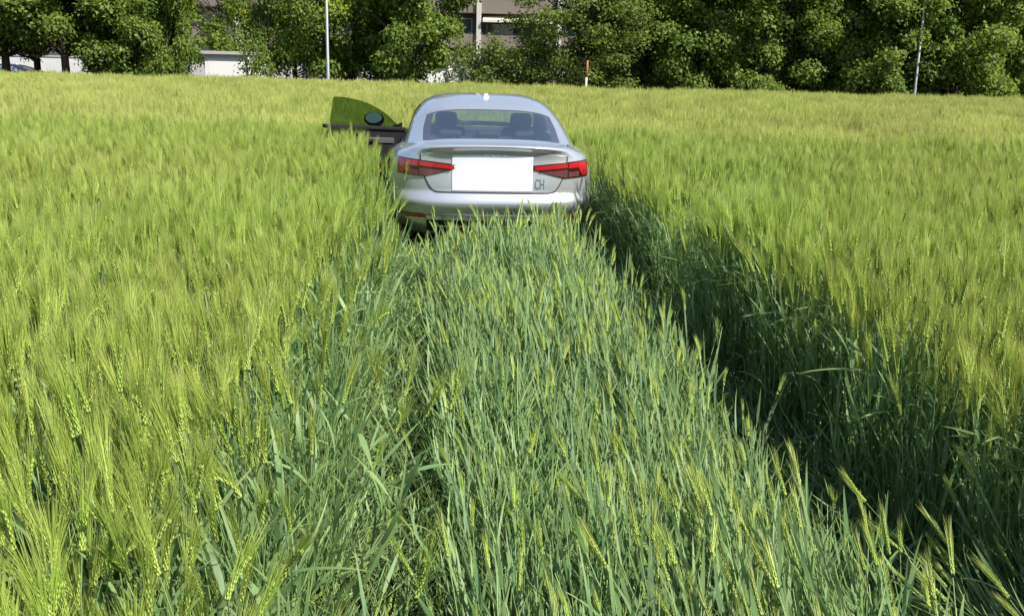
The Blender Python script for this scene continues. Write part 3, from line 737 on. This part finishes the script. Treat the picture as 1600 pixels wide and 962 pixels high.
def make_door(root, paint, ang=66):
    d = bpy.data.objects.new('open_door', None); C.objects.link(d); d.parent = root
    d['label'] = 'opened driver door with black inner trim and frameless green glass'
    d.location = (-.905, 3.17, 0); d.rotation_euler = (0, 0, -R(ang))      # closed: door runs along -y from the hinge
    # local: along = -y, inside = +x
    def dx(z): return -(0.905-fW(z))*-1.0
    DL = .97
    def zt(y): return .925+.045*(-y/DL)
    us = np.linspace(0, 1, 12); ys = [0, -.03, -.3, -.6, -.85, -DL+.03, -DL]
    def pz(u, y): return .27+(zt(y)-.27)*u
    o = MB(); o.grid([[(-(fW(pz(u, y_))-.905), y_, pz(u, y_)) for y_ in ys] for u in us]); o.grid([[(-(fW(pz(u, -DL))-.905), -DL, pz(u, -DL)), (.06, -DL, pz(u, -DL))] for u in us]); o.grid([[(-(fW(pz(u, 0))-.905), 0, pz(u, 0)), (.06, 0, pz(u, 0))] for u in us])
    o.build('door_skin', paint, d, smooth=False)
    def prism(x0_, x1_, ya, yb, za, zb):          # a bar that follows the rising belt line
        m_ = MB(); m_.box(x0_, x1_, yb, ya, za, zb); m_.V = [(x_, y_, z_+.045*(-y_/DL)) for x_, y_, z_ in m_.V]; return m_
    prism(.035, .085, -.015, -DL+.015, .26, .913).build('door_trim', M_BLACK, d, bevel=.012)
    t = MB(); t.box(.0855, .13, -.80, -.22, .50, .57); t.build('arm_rest', M_BLACK, d, bevel=.012)
    prism(.0, .105, -.002, -DL-.03, .912, .955).build('window_sill', M_BLACK, d, bevel=.01)
    prism(.0856, .100, -.16, -.62, .765, .825).build('trim_strip', principled('brushed_strip', (.085, .085, .09), .5, metal=.3), d, bevel=.003)
    t = MB(); t.box(.1005, .125, -.50, -.36, .79, .825); t.build('inside_handle', M_BLACK, d, bevel=.006)
    t = MB(); t.lathe([(.0856, .085), (.092, .08), (.094, .01)], 'x', 24, (0, -.28, .40)); t.build('speaker', M_GAP, d, smooth=True)
    # glass: front lower corner near the hinge, curved top, upright rear edge
    top = bez([(.08, .965), (.18, 1.055), (.32, 1.15), (.50, 1.235), (.68, 1.285), (.80, 1.305), (.92, 1.312), (.93, 1.298)])
    rows_o, rows_i = [], []
    for y_ in list(np.linspace(.08, .92, 20)) + [.93]:
        A = []; B = []
        for k in range(7):
            z = zt(-y_)+.01 + (top(y_)-zt(-y_)-.01)*k/6; lean = .42*(z-.93)+.25*(z-.93)**2
            A.append((.02+lean, -y_, z)); B.append((.025+lean, -y_, z))
        rows_o.append(A); rows_i.append(B)
    t = MB(); t.grid(rows_o); t.grid(rows_i[::-1]); t.build('door_glass', M_DGLASS, d, smooth=True)
    o = mirror_bits(M_BLACK, d, Vector((-.10, -.33, 1.035)), -1); o.scale = (1.15, 1, 1.12)
    o.rotation_euler = (R(-24), 0, R(62))
    t = MB(); t.add([(.085*math.cos(q), -.068, .060*math.sin(q)) for q in np.linspace(0, 2*math.pi, 21)[:-1]], [tuple(range(20))]); t.build('mirror_glass', M_MIRROR, o)
    t = MB(); t.tube([(-.005, -.28, .955), (-.05, -.30, .975), (-.09, -.33, .99)], [.018, .02, .02], 8); t.build('mirror_arm', M_BLACK, d, smooth=True)
    t = MB(); t.add([(.015, -.03, .94), (.015, -.20, .95), (.03, -.035, 1.01), (.03, -.03, .94), (.03, -.20, .95), (.045, -.035, 1.01)], [(0, 1, 2), (3, 5, 4), (0, 3, 4, 1), (1, 4, 5, 2), (0, 2, 5, 3)]); t.build('corner_trim', M_BLACK, d)
    # black sheet on the closed body side, coloured as the doorway's shade
    t = MB(); t.grid([[(-(fW(z)+.003), y_, z) for y_ in (2.09, 2.4, 2.8, 3.16)] for z in np.linspace(.30, .90, 10)]); t.build('door_opening', M_BLACK, root, smooth=True)
car = build_car('silver_car', 'silver four door fastback car with its driver door open, stopped in the barley', M_PAINT, CAR_REAR, CAR_YAW)
# ------------------------------------------------------------------ trees, poles and buildings beyond the field
def at(px, Y): return (px-10-800)/F_PX*(Y*.969+.3)
M_LEAF_A = leafy('broad_leaf', (.085, .150, .022), (.185, .245, .045), transl=.45, gloss=.012, rough=.6, var=.3, rnd='attr')
M_LEAF_B = leafy('fine_leaf', (.085, .135, .026), (.160, .20, .042), transl=.42, gloss=.01, rough=.6, var=.3, rnd='attr')
M_LEAF_C = leafy('lime_leaf', (.20, .28, .025), (.30, .37, .04), transl=.45, gloss=.01, rough=.45, var=.2, rnd='attr')
M_BARK = principled('bark', (.045, .036, .028), .9, noise=(8, .8, (.085, .07, .055)), bump=.5, spec=.1)
def crown_mesh(name, seed, blobs, per, size, flat=.5, mats=None, lime=0.0):
    """blobs: (centre, radii); leaves lie through each clump's outer shell, facing mostly up and out"""
    g = np.random.default_rng(seed); VV = []; FF = []; RR = []; MI = []; n0 = 0
    for c, r in blobs:
        n = int(per*(r[0]*r[1]*r[2])**(2/3)*g.uniform(.75, 1.2)); c = np.array(c); r = np.array(r)
        d = g.normal(size=(n, 3)); d /= np.linalg.norm(d, axis=1)[:, None]; d[:, 2] = np.where((d[:, 2] < -.3) & (g.random(n) < .6), -d[:, 2], d[:, 2])
        rad = 1 - np.abs(g.normal(0, .36, n)); p = c + d*r*rad[:, None] + g.normal(0, .13, (n, 3))
        nrm = d*.7 + np.array([0, 0, .55]) + g.normal(0, flat, (n, 3)); nrm /= np.linalg.norm(nrm, axis=1)[:, None]
        a = np.cross(nrm, g.normal(size=(n, 3))); a /= np.linalg.norm(a, axis=1)[:, None]; b = np.cross(nrm, a)
        s = size*g.uniform(.6, 1.25, n)[:, None]
        sag = nrm*s*.12
        quad = np.stack([p - a*s*.5 - sag, p + b*s*.34 + sag*.6, p + a*s*.5 - sag, p - b*s*.34 + sag*.6], 1).reshape(-1, 3)
        VV.append(quad); idx = n0 + np.arange(4*n).reshape(n, 4); FF.append(idx); n0 += 4*n
        rb = g.random(); lr = np.clip(.5*rb + .5*g.random(n), 0, 1); RR.append(np.repeat(lr, 4)); MI.append(np.full(n, 1 if g.random() < lime else 0))
    V = np.concatenate(VV); F = np.concatenate(FF); me = bpy.data.meshes.new(name)
    me.vertices.add(len(V)); me.vertices.foreach_set('co', V.ravel()); nf = len(F)
    me.loops.add(nf*4); me.loops.foreach_set('vertex_index', F.ravel().astype(np.int32)); me.polygons.add(nf)
    me.polygons.foreach_set('loop_start', np.arange(0, nf*4, 4, dtype=np.int32)); me.polygons.foreach_set('material_index', np.concatenate(MI).astype(np.int32))
    a = me.attributes.new('rnd', 'FLOAT', 'POINT'); a.data.foreach_set('value', np.concatenate(RR))
    me.update(calc_edges=True); me.validate()
    for m in mats: me.materials.append(m)
    return me
def tree_parts(seed, h, rad, z0, trunk_r, leaf, per, n_bl, mats, lime=0, bl=(.55, 1.05), layer=False, fork=True):
    q = random.Random(seed); blobs = []
    for i in range(n_bl):
        f = (i+.5)/n_bl; z = z0 + (h-z0)*f
        prof = math.sin(math.pi*min(1, .20+.78*f))**.65
        R_ = rad*prof*(q.uniform(.55, 1.0) if q.random() < .75 else q.uniform(.1, .5)); a = q.uniform(0, 6.28) if not layer else i*2.4
        r = q.uniform(*bl)*(1.1-.35*f); fl = q.uniform(.55, .8) if not layer else q.uniform(.3, .45)
        blobs.append(((R_*math.cos(a), R_*math.sin(a), z+q.uniform(-.3, .3)), (r*q.uniform(.9, 1.3), r*q.uniform(.9, 1.3), r*fl)))
    cm = crown_mesh('crown', seed, blobs, per, leaf, mats=mats, lime=lime)
    t = MB(); lean = (q.uniform(-.2, .2), q.uniform(-.2, .2))
    tp = [(0, 0, -.5), (0, 0, 0), (lean[0]*.4, lean[1]*.4, h*.25), (lean[0], lean[1], h*.5), (lean[0]*1.4, lean[1]*1.2, h*.86)]
    t.tube(tp, [trunk_r*1.35, trunk_r*1.1, trunk_r*.85, trunk_r*.55, trunk_r*.12], 10)
    for (c, r) in blobs[::2]:
        c = Vector(c); zb = max(z0*.75, min(c.z*.62, h*.7)); f = zb/h
        st = Vector((lean[0]*min(1, f*2), lean[1]*min(1, f*2), zb)); md = st.lerp(c, .5) + Vector((0, 0, -.12)); ln = (c-st).length
        t.tube([st, md, c], [trunk_r*.32, trunk_r*.2, .012], 6, cap=False)
    tm = mesh('trunk', t.V, t.F, True); tm.materials.append(M_BARK)
    return cm, tm
def tree(kind, parts, px, Y, sc_, label, rz, group='trees along the field edge', cat='tree', zoff=None):
    x = at(px, Y); o = thing(kind, label, cat, (x, Y, gz(x, Y)-.02), rz, group); o.scale = (sc_[0], sc_[0], sc_[1])
    link('crown', parts[0], None, o); link('trunk', parts[1], None, o); return o
BR1 = tree_parts(11, 9.0, 3.1, 2.35, .19, .20, 950, 90, (M_LEAF_A, M_LEAF_C), .05)
BR2 = tree_parts(12, 9.5, 3.4, 1.15, .22, .21, 880, 92, (M_LEAF_A, M_LEAF_C), 0)
BR3 = tree_parts(13, 8.5, 2.9, .75, .20, .19, 950, 88, (M_LEAF_A, M_LEAF_C), 0)
THIN = tree_parts(14, 8.0, 2.4, 1.5, .13, .18, 620, 66, (M_LEAF_A, M_LEAF_C), .05, bl=(.4, .8))
BIG = tree_parts(15, 11.0, 3.3, 1.45, .42, .23, 760, 84, (M_LEAF_A, M_LEAF_C), .06)
FINE = tree_parts(16, 9.0, 3.8, .6, .20, .155, 900, 90, (M_LEAF_B,), bl=(.7, 1.2), layer=True)
BACKT = tree_parts(17, 12.0, 4.4, .5, .3, .34, 300, 95, (M_LEAF_B,), bl=(.9, 1.5))
tree('broadleaf_tree', BR1, 12, 45.5, (1, 1), 'broadleaf tree at the far left with a slim dark trunk beside a white wall', .3)
tree('broadleaf_tree', BR1, 106, 44.8, (.95, 1), 'broadleaf tree with a dark trunk and pale lime leaf sprays, left of the low bushes', 2.1)
tree('broadleaf_tree', BR3, 200, 46.0, (.85, 1), 'leafy tree whose crown hangs down to the crop, left of the white garage', 1.2)
tree('broadleaf_tree', BR3, 266, 45.6, (.50, .95), 'narrow leafy tree standing right against the white garage', 3.6)
tree('slender_tree', THIN, 424, 45.0, (.62, 1), 'slender tree with a thin dark trunk just right of the white garage', .5)
tree('slender_tree', THIN, 488, 45.6, (.8, 1.05), 'slender tree with open branches just left of the grey pole', 2.9)
tree('slender_tree', THIN, 556, 47.5, (.9, 1), 'slender pale leaved tree just right of the grey pole', 4.4)
tree('broad_tree', BIG, 643, 45.5, (.78, 1), 'large bright green tree with a thick dark trunk, left of the balconies', .8)
tree('broadleaf_tree', BR1, 60, 49.5, (.9, 1), 'broadleaf tree standing back between the two leftmost trunks', 4.4)
tree('broadleaf_tree', BR1, 165, 50.0, (.95, 1), 'broadleaf tree standing back behind the lime leaf sprays', 1.7)
tree('slender_tree', THIN, 462, 49.5, (.9, 1.1), 'slender tree standing back between the two thin dark trunks', 1.9)
tree('slender_tree', THIN, 590, 49.0, (1.0, 1.0), 'slender tree standing back just left of the thick dark trunk', 5.4)
tree('fine_leaved_tree', FINE, 915, 46.5, (1.0, 1), 'dark fine leaved tree spreading in flat layers right of the balconies', 1.0)
tree('fine_leaved_tree', FINE, 1010, 47.5, (.9, 1.1), 'dark fine leaved tree behind the wooden stake', 3.3)
tree('broadleaf_tree', BR2, 1092, 45.8, (.80, 1), 'rounded green tree between the fine leaved trees and the dark parked car', 4.0)
tree('broadleaf_tree', BR2, 1200, 45.0, (.85, .95), 'broadleaf tree with bright clumps hanging over the dark parked car', .4)
tree('broadleaf_tree', BR3, 1300, 46.2, (.85, 1.05), 'shaded broadleaf tree right of the bright clumps, with a dark gap beside its trunk', 5.2)
tree('broadleaf_tree', BR3, 1385, 44.8, (.95, 1), 'dense broadleaf tree hanging to the crop just left of the leaning pole', 2.5)
tree('broadleaf_tree', BR2, 1490, 45.2, (.92, 1.05), 'broad bright edged tree just right of the leaning pole', 1.6)
tree('broadleaf_tree', BR3, 1612, 47.5, (1.0, 1.1), 'dark tree at the far right edge of the field', 3.0)
for i, (px, Y) in enumerate([(1075, 61), (1175, 63), (1265, 61), (1360, 62), (1450, 61), (1545, 60), (1640, 61), (985, 64)]):  # second row added as dense dark backing that blocks light between the trees
    tree('tall_tree', BACKT, px, Y, (1, 1), ['tall dark tree in the second row behind the fine leaved trees', 'tall dark tree in the second row behind the parked car', 'tall dark tree in the second row showing in the dark gap',
         'tall dark tree in the second row left of the leaning pole', 'tall dark tree in the second row behind the leaning pole', 'tall dark tree in the second row showing dark right of the bright edged tree',
         'tall dark tree in the second row at the right edge', 'tall dark tree in the second row nearest the balconies'][i], i*1.3, group='tall trees in the second row')
def shrub_mesh(seed, w_, h_, leaf, per, mats):
    q = random.Random(seed); bl = []
    for i in range(18):
        a = q.uniform(0, 6.28); r_ = q.uniform(0, 1)**.6; z = h_*q.uniform(.15, .85)*(1-.45*r_)
        bl.append(((w_*.5*r_*math.cos(a), w_*.42*r_*math.sin(a), z), (q.uniform(.3, .5)*w_*.4, q.uniform(.3, .5)*w_*.4, h_*q.uniform(.14, .22))))
    cm = crown_mesh('foliage', seed, bl, per, leaf, mats=mats); t = MB()
    for k in range(7):
        a = k*.9; t.tube([(0, 0, -.1), (w_*.12*math.cos(a), w_*.12*math.sin(a), h_*.4), (w_*.3*math.cos(a), w_*.3*math.sin(a), h_*.7)], [.03, .02, .008], 6)
    tm = mesh('stems', t.V, t.F, True); tm.materials.append(M_BARK); return cm, tm
SH1 = shrub_mesh(21, 3.2, 2.9, .15, 520, (M_LEAF_B,)); SH2 = shrub_mesh(22, 2.6, 1.5, .2, 420, (M_LEAF_A,))
for kind, pr, px, Y, s_, lb, rz in [
    ('bush', SH1, 733, 45.2, (.95, 1.2), 'dark dense bush below the concrete column, left end of the bush row', .2), ('bush', SH1, 775, 44.8, (1.05, 1.25), 'dark dense bush right of the concrete column', 1.4), ('bush', SH1, 838, 45.4, (1.05, 1.4), 'dark dense bush merging into the fine leaved tree', 2.8),
    ('bush', SH2, 585, 45.0, (.9, .75), 'low bush between the grey pole and the thick trunk', .5), ('bush', SH2, 447, 45.6, (.9, .75), 'low bush between the two slender trunks', 2.2), ('bush', SH2, 240, 44.4, (1.2, .7), 'low bush under the hanging tree left of the garage', 3.9),
    ('bush', SH1, 1045, 46.0, (.9, .8), 'dark bush right of the wooden stake', 4.0), ('bush', SH1, 965, 45.6, (.9, .75), 'dark bush right behind the wooden stake', 3.0)]:
    x = at(px, Y); o = thing(kind, lb, 'bush', (x, Y, gz(x, Y)-.02), rz, 'bushes along the field edge'); o.scale = (s_[0], s_[0], s_[1]); link('foliage', pr[0], None, o); link('stems', pr[1], None, o)
o = tree('slender_tree', THIN, 352, 68, (1.35, 1.35), 'slender tree standing behind the white garage in front of the balconies', .9)  # added tree, stands in for the dark opening above the garage
# poles and stake
M_POLE = principled('galvanised_steel', (.24, .25, .26), .5, metal=.3, noise=(4, .5, (.18, .19, .20)))
def pole(px, Y, lean, label, h=8.5, r=.075):
    x = at(px+2, Y); o = thing('lamp_pole', label, 'lamp pole', (x, Y, gz(x, Y)), 0); o.rotation_euler = (0, lean, 0)
    t = MB(); t.tube([(0, 0, -.3), (0, 0, .0), (0, 0, 1.2), (0, 0, 1.22), (0, 0, h)], [r*1.25, r*1.25, r*1.2, r, r*.7], 14); t.build('pole_shaft', M_POLE, o, smooth=True)
    t = MB(); t.tube([(0, 0, h-.02), (0, -.25, h+.12), (0, -.7, h+.2)], [.05, .045, .04], 10); t.build('lamp_arm', M_POLE, o, smooth=True)
    t = MB(); t.box(-.14, .14, -1.3, -.6, h+.14, h+.24); t.build('lamp_head', M_POLE, o, bevel=.04)
pole(512, 42.9, R(-.0), 'upright grey lamp pole between the slender trees on the left', r=.068)
pole(1427, 42.9, R(-.7), 'leaning pale lamp pole in front of the dense trees on the right', r=.058)
x = at(916, 42.3); o = thing('marker_stake', 'thin wooden stake, rusty red above and pale below, at the field edge', 'stake', (x, 42.3, gz(x, 42.3)-.0))
M_RUST = principled('rusty_paint', (.30, .13, .07), .8); M_WOODP = principled('pale_wood', (.52, .45, .36), .85)
t = MB(); t.tube([(0, 0, -.2), (.0, 0, .5), (.01, 0, 1.25)], .05, 8); t.build('stake_foot', M_WOODP, o, smooth=True)
t = MB(); t.tube([(.01, 0, 1.25), (.02, 0, 1.6), (.03, 0, 1.95)], [.05, .05, .045], 8); t.build('stake_top', M_RUST, o, smooth=True)
# apartment block with brown balconies
M_BROWN = principled('brown_render', (.185, .155, .130), .85, noise=(1.2, .5, (.155, .13, .108)))
M_CONC = principled('pale_concrete', (.50, .48, .43), .85, noise=(1.5, .5, (.42, .40, .36)))
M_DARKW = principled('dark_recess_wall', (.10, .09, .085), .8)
M_WHITE = principled('white_render', (.74, .74, .73), .8, noise=(.8, .4, (.66, .66, .64)))
M_CAP = principled('grey_cap', (.42, .40, .38), .8)
M_PANE = principled('window_pane', (.06, .08, .11), .06, coat=.5)
M_FRAME = principled('window_frame', (.55, .55, .54), .5)
M_AWN2 = principled('beige_awning', (.62, .55, .42), .8)
BY, BX0, BX1 = 85.0, -74.0, 24.0
bl = thing('apartment_building', 'long brown apartment block with concrete columns and balconies behind the trees', 'building', (0, BY, -.42))
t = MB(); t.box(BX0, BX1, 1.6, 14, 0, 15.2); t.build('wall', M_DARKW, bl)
t = MB(); t.box(BX0, BX1, .9, 1.59, 0, 2.95); t.build('ground_floor_wall', M_CAP, bl)
t = MB(); t.box(BX0-.4, BX1+.4, -.5, 14.4, 15.21, 15.6); t.build('roof', M_CAP, bl)
bays = np.arange(BX0+2.3, BX1-4, 6.83); colx = -3.45
off = (colx-bays[0]) % 6.83; bays = bays + off - 6.83
for k in range(4):
    z = 3.32+2.9*k
    t = MB(); t.box(BX0, BX1, 0, .18, z, z+1.18); t.build('balcony_parapet', M_BROWN, bl)
    t = MB(); t.box(BX0, BX1, .18, 1.62, z-.02, z+.16); t.build('balcony_slab', M_CONC, bl)
for x in bays:
    if not BX0 < x < BX1: continue
    t = MB(); t.box(x-.2, x+.2, -.25, -.004, 0, 15.2); t.build('column', M_CONC, bl, bevel=.02)
    for k in range(3):
        z = 3.32+2.9*k
        if x+6.5 > BX1: continue
        if k < 2 or x > -30:
            for a_, b_ in ((.6, 2.9), (3.6, 6.2)):
                t = MB(); t.box(x+a_, x+b_, 1.52, 1.6, z+.5, z+2.5); fr_ = t.build('window', M_FRAME, bl)
                t = MB(); mid_ = x+(a_+b_)/2; t.box(x+a_+.07, mid_-.04, 1.5, 1.52, z+.57, z+2.43); t.box(mid_+.04, x+b_-.07, 1.5, 1.52, z+.57, z+2.43); t.build('pane', M_PANE, fr_)
        if abs(x-colx) < .1 or (k == 1 and int(abs(x)) % 2 == 0):
            t = MB(); t.add([(x+.35, 1.5, z+2.85), (x+6.3, 1.5, z+2.85), (x+6.3, -.55, z+2.35), (x+.35, -.55, z+2.35), (x+6.3, -.55, z+2.15), (x+.35, -.55, z+2.15), (x+.35, 1.5, z+2.80), (x+6.3, 1.5, z+2.80)],
                            [(0, 3, 2, 1), (3, 5, 4, 2), (5, 6, 7, 4)]); t.build('awning', M_AWN2, bl)
# white wall and garages at the lane
def garage(px0, px1, Y, top, label, depth=4.5):
    x0, x1 = at(px0, Y), at(px1, Y); xm = (x0+x1)/2; w2 = (x1-x0)/2
    o = thing('garage', label, 'garage', (xm, Y, -.42)); h = top+.42
    t = MB(); t.box(-w2, w2, 0, depth, -.1, h-.16); t.build('wall', M_WHITE, o)
    t = MB(); t.box(-w2-.16, w2+.16, -.22, depth+.1, h-.179, h); t.build('roof', M_CAP, o, bevel=.01)
    t = MB(); t.tube([(w2+.08, -.10, 0), (w2+.08, -.10, h-.16)], .05, 8); t.build('downpipe', M_CONC, o, smooth=True)
    t = MB(); t.box(-w2+.18, w2-.18, -.012, -.003, 0, h-.35); t.build('garage_door', M_WHITE, o)
garage(322, 388, 58.5, 2.0, 'white flat roofed garage standing clear between the trees on the left')
garage(640, 700, 60, 1.75, 'white flat roofed garage half hidden by the thick trunked tree')
x0, x1 = at(-260, 64), at(300, 64)
o = thing('garden_wall', 'long white wall behind the trees on the left', 'wall', ((x0+x1)/2, 64, -.42)); h2 = (x1-x0)/2
t = MB(); t.box(-h2, h2, 0, .3, -.1, 1.82); t.build('wall_face', principled('weathered_white', (.60, .60, .59), .85, noise=(.7, .6, (.48, .48, .46))), o)
t = MB(); t.box(-h2, h2, -.05, .35, 1.821, 1.9); t.build('coping', M_CAP, o)
# parked cars
M_NAVY = principled('dark_paint', (.014, .016, .024), .25, coat=1); 
c1 = build_car('parked_car', 'dark parked car showing only its roof above the crop at far left', M_NAVY, (at(80, 56), 56, -.42), R(95), False, 'cars parked beyond the trees', False)
c2 = copy_tree(c1); c2.location = (at(1188, 51.5), 51.5, -.42); c2.rotation_euler.z = R(172); c2['label'] = 'dark parked car facing the field under the bright clumps on the right'
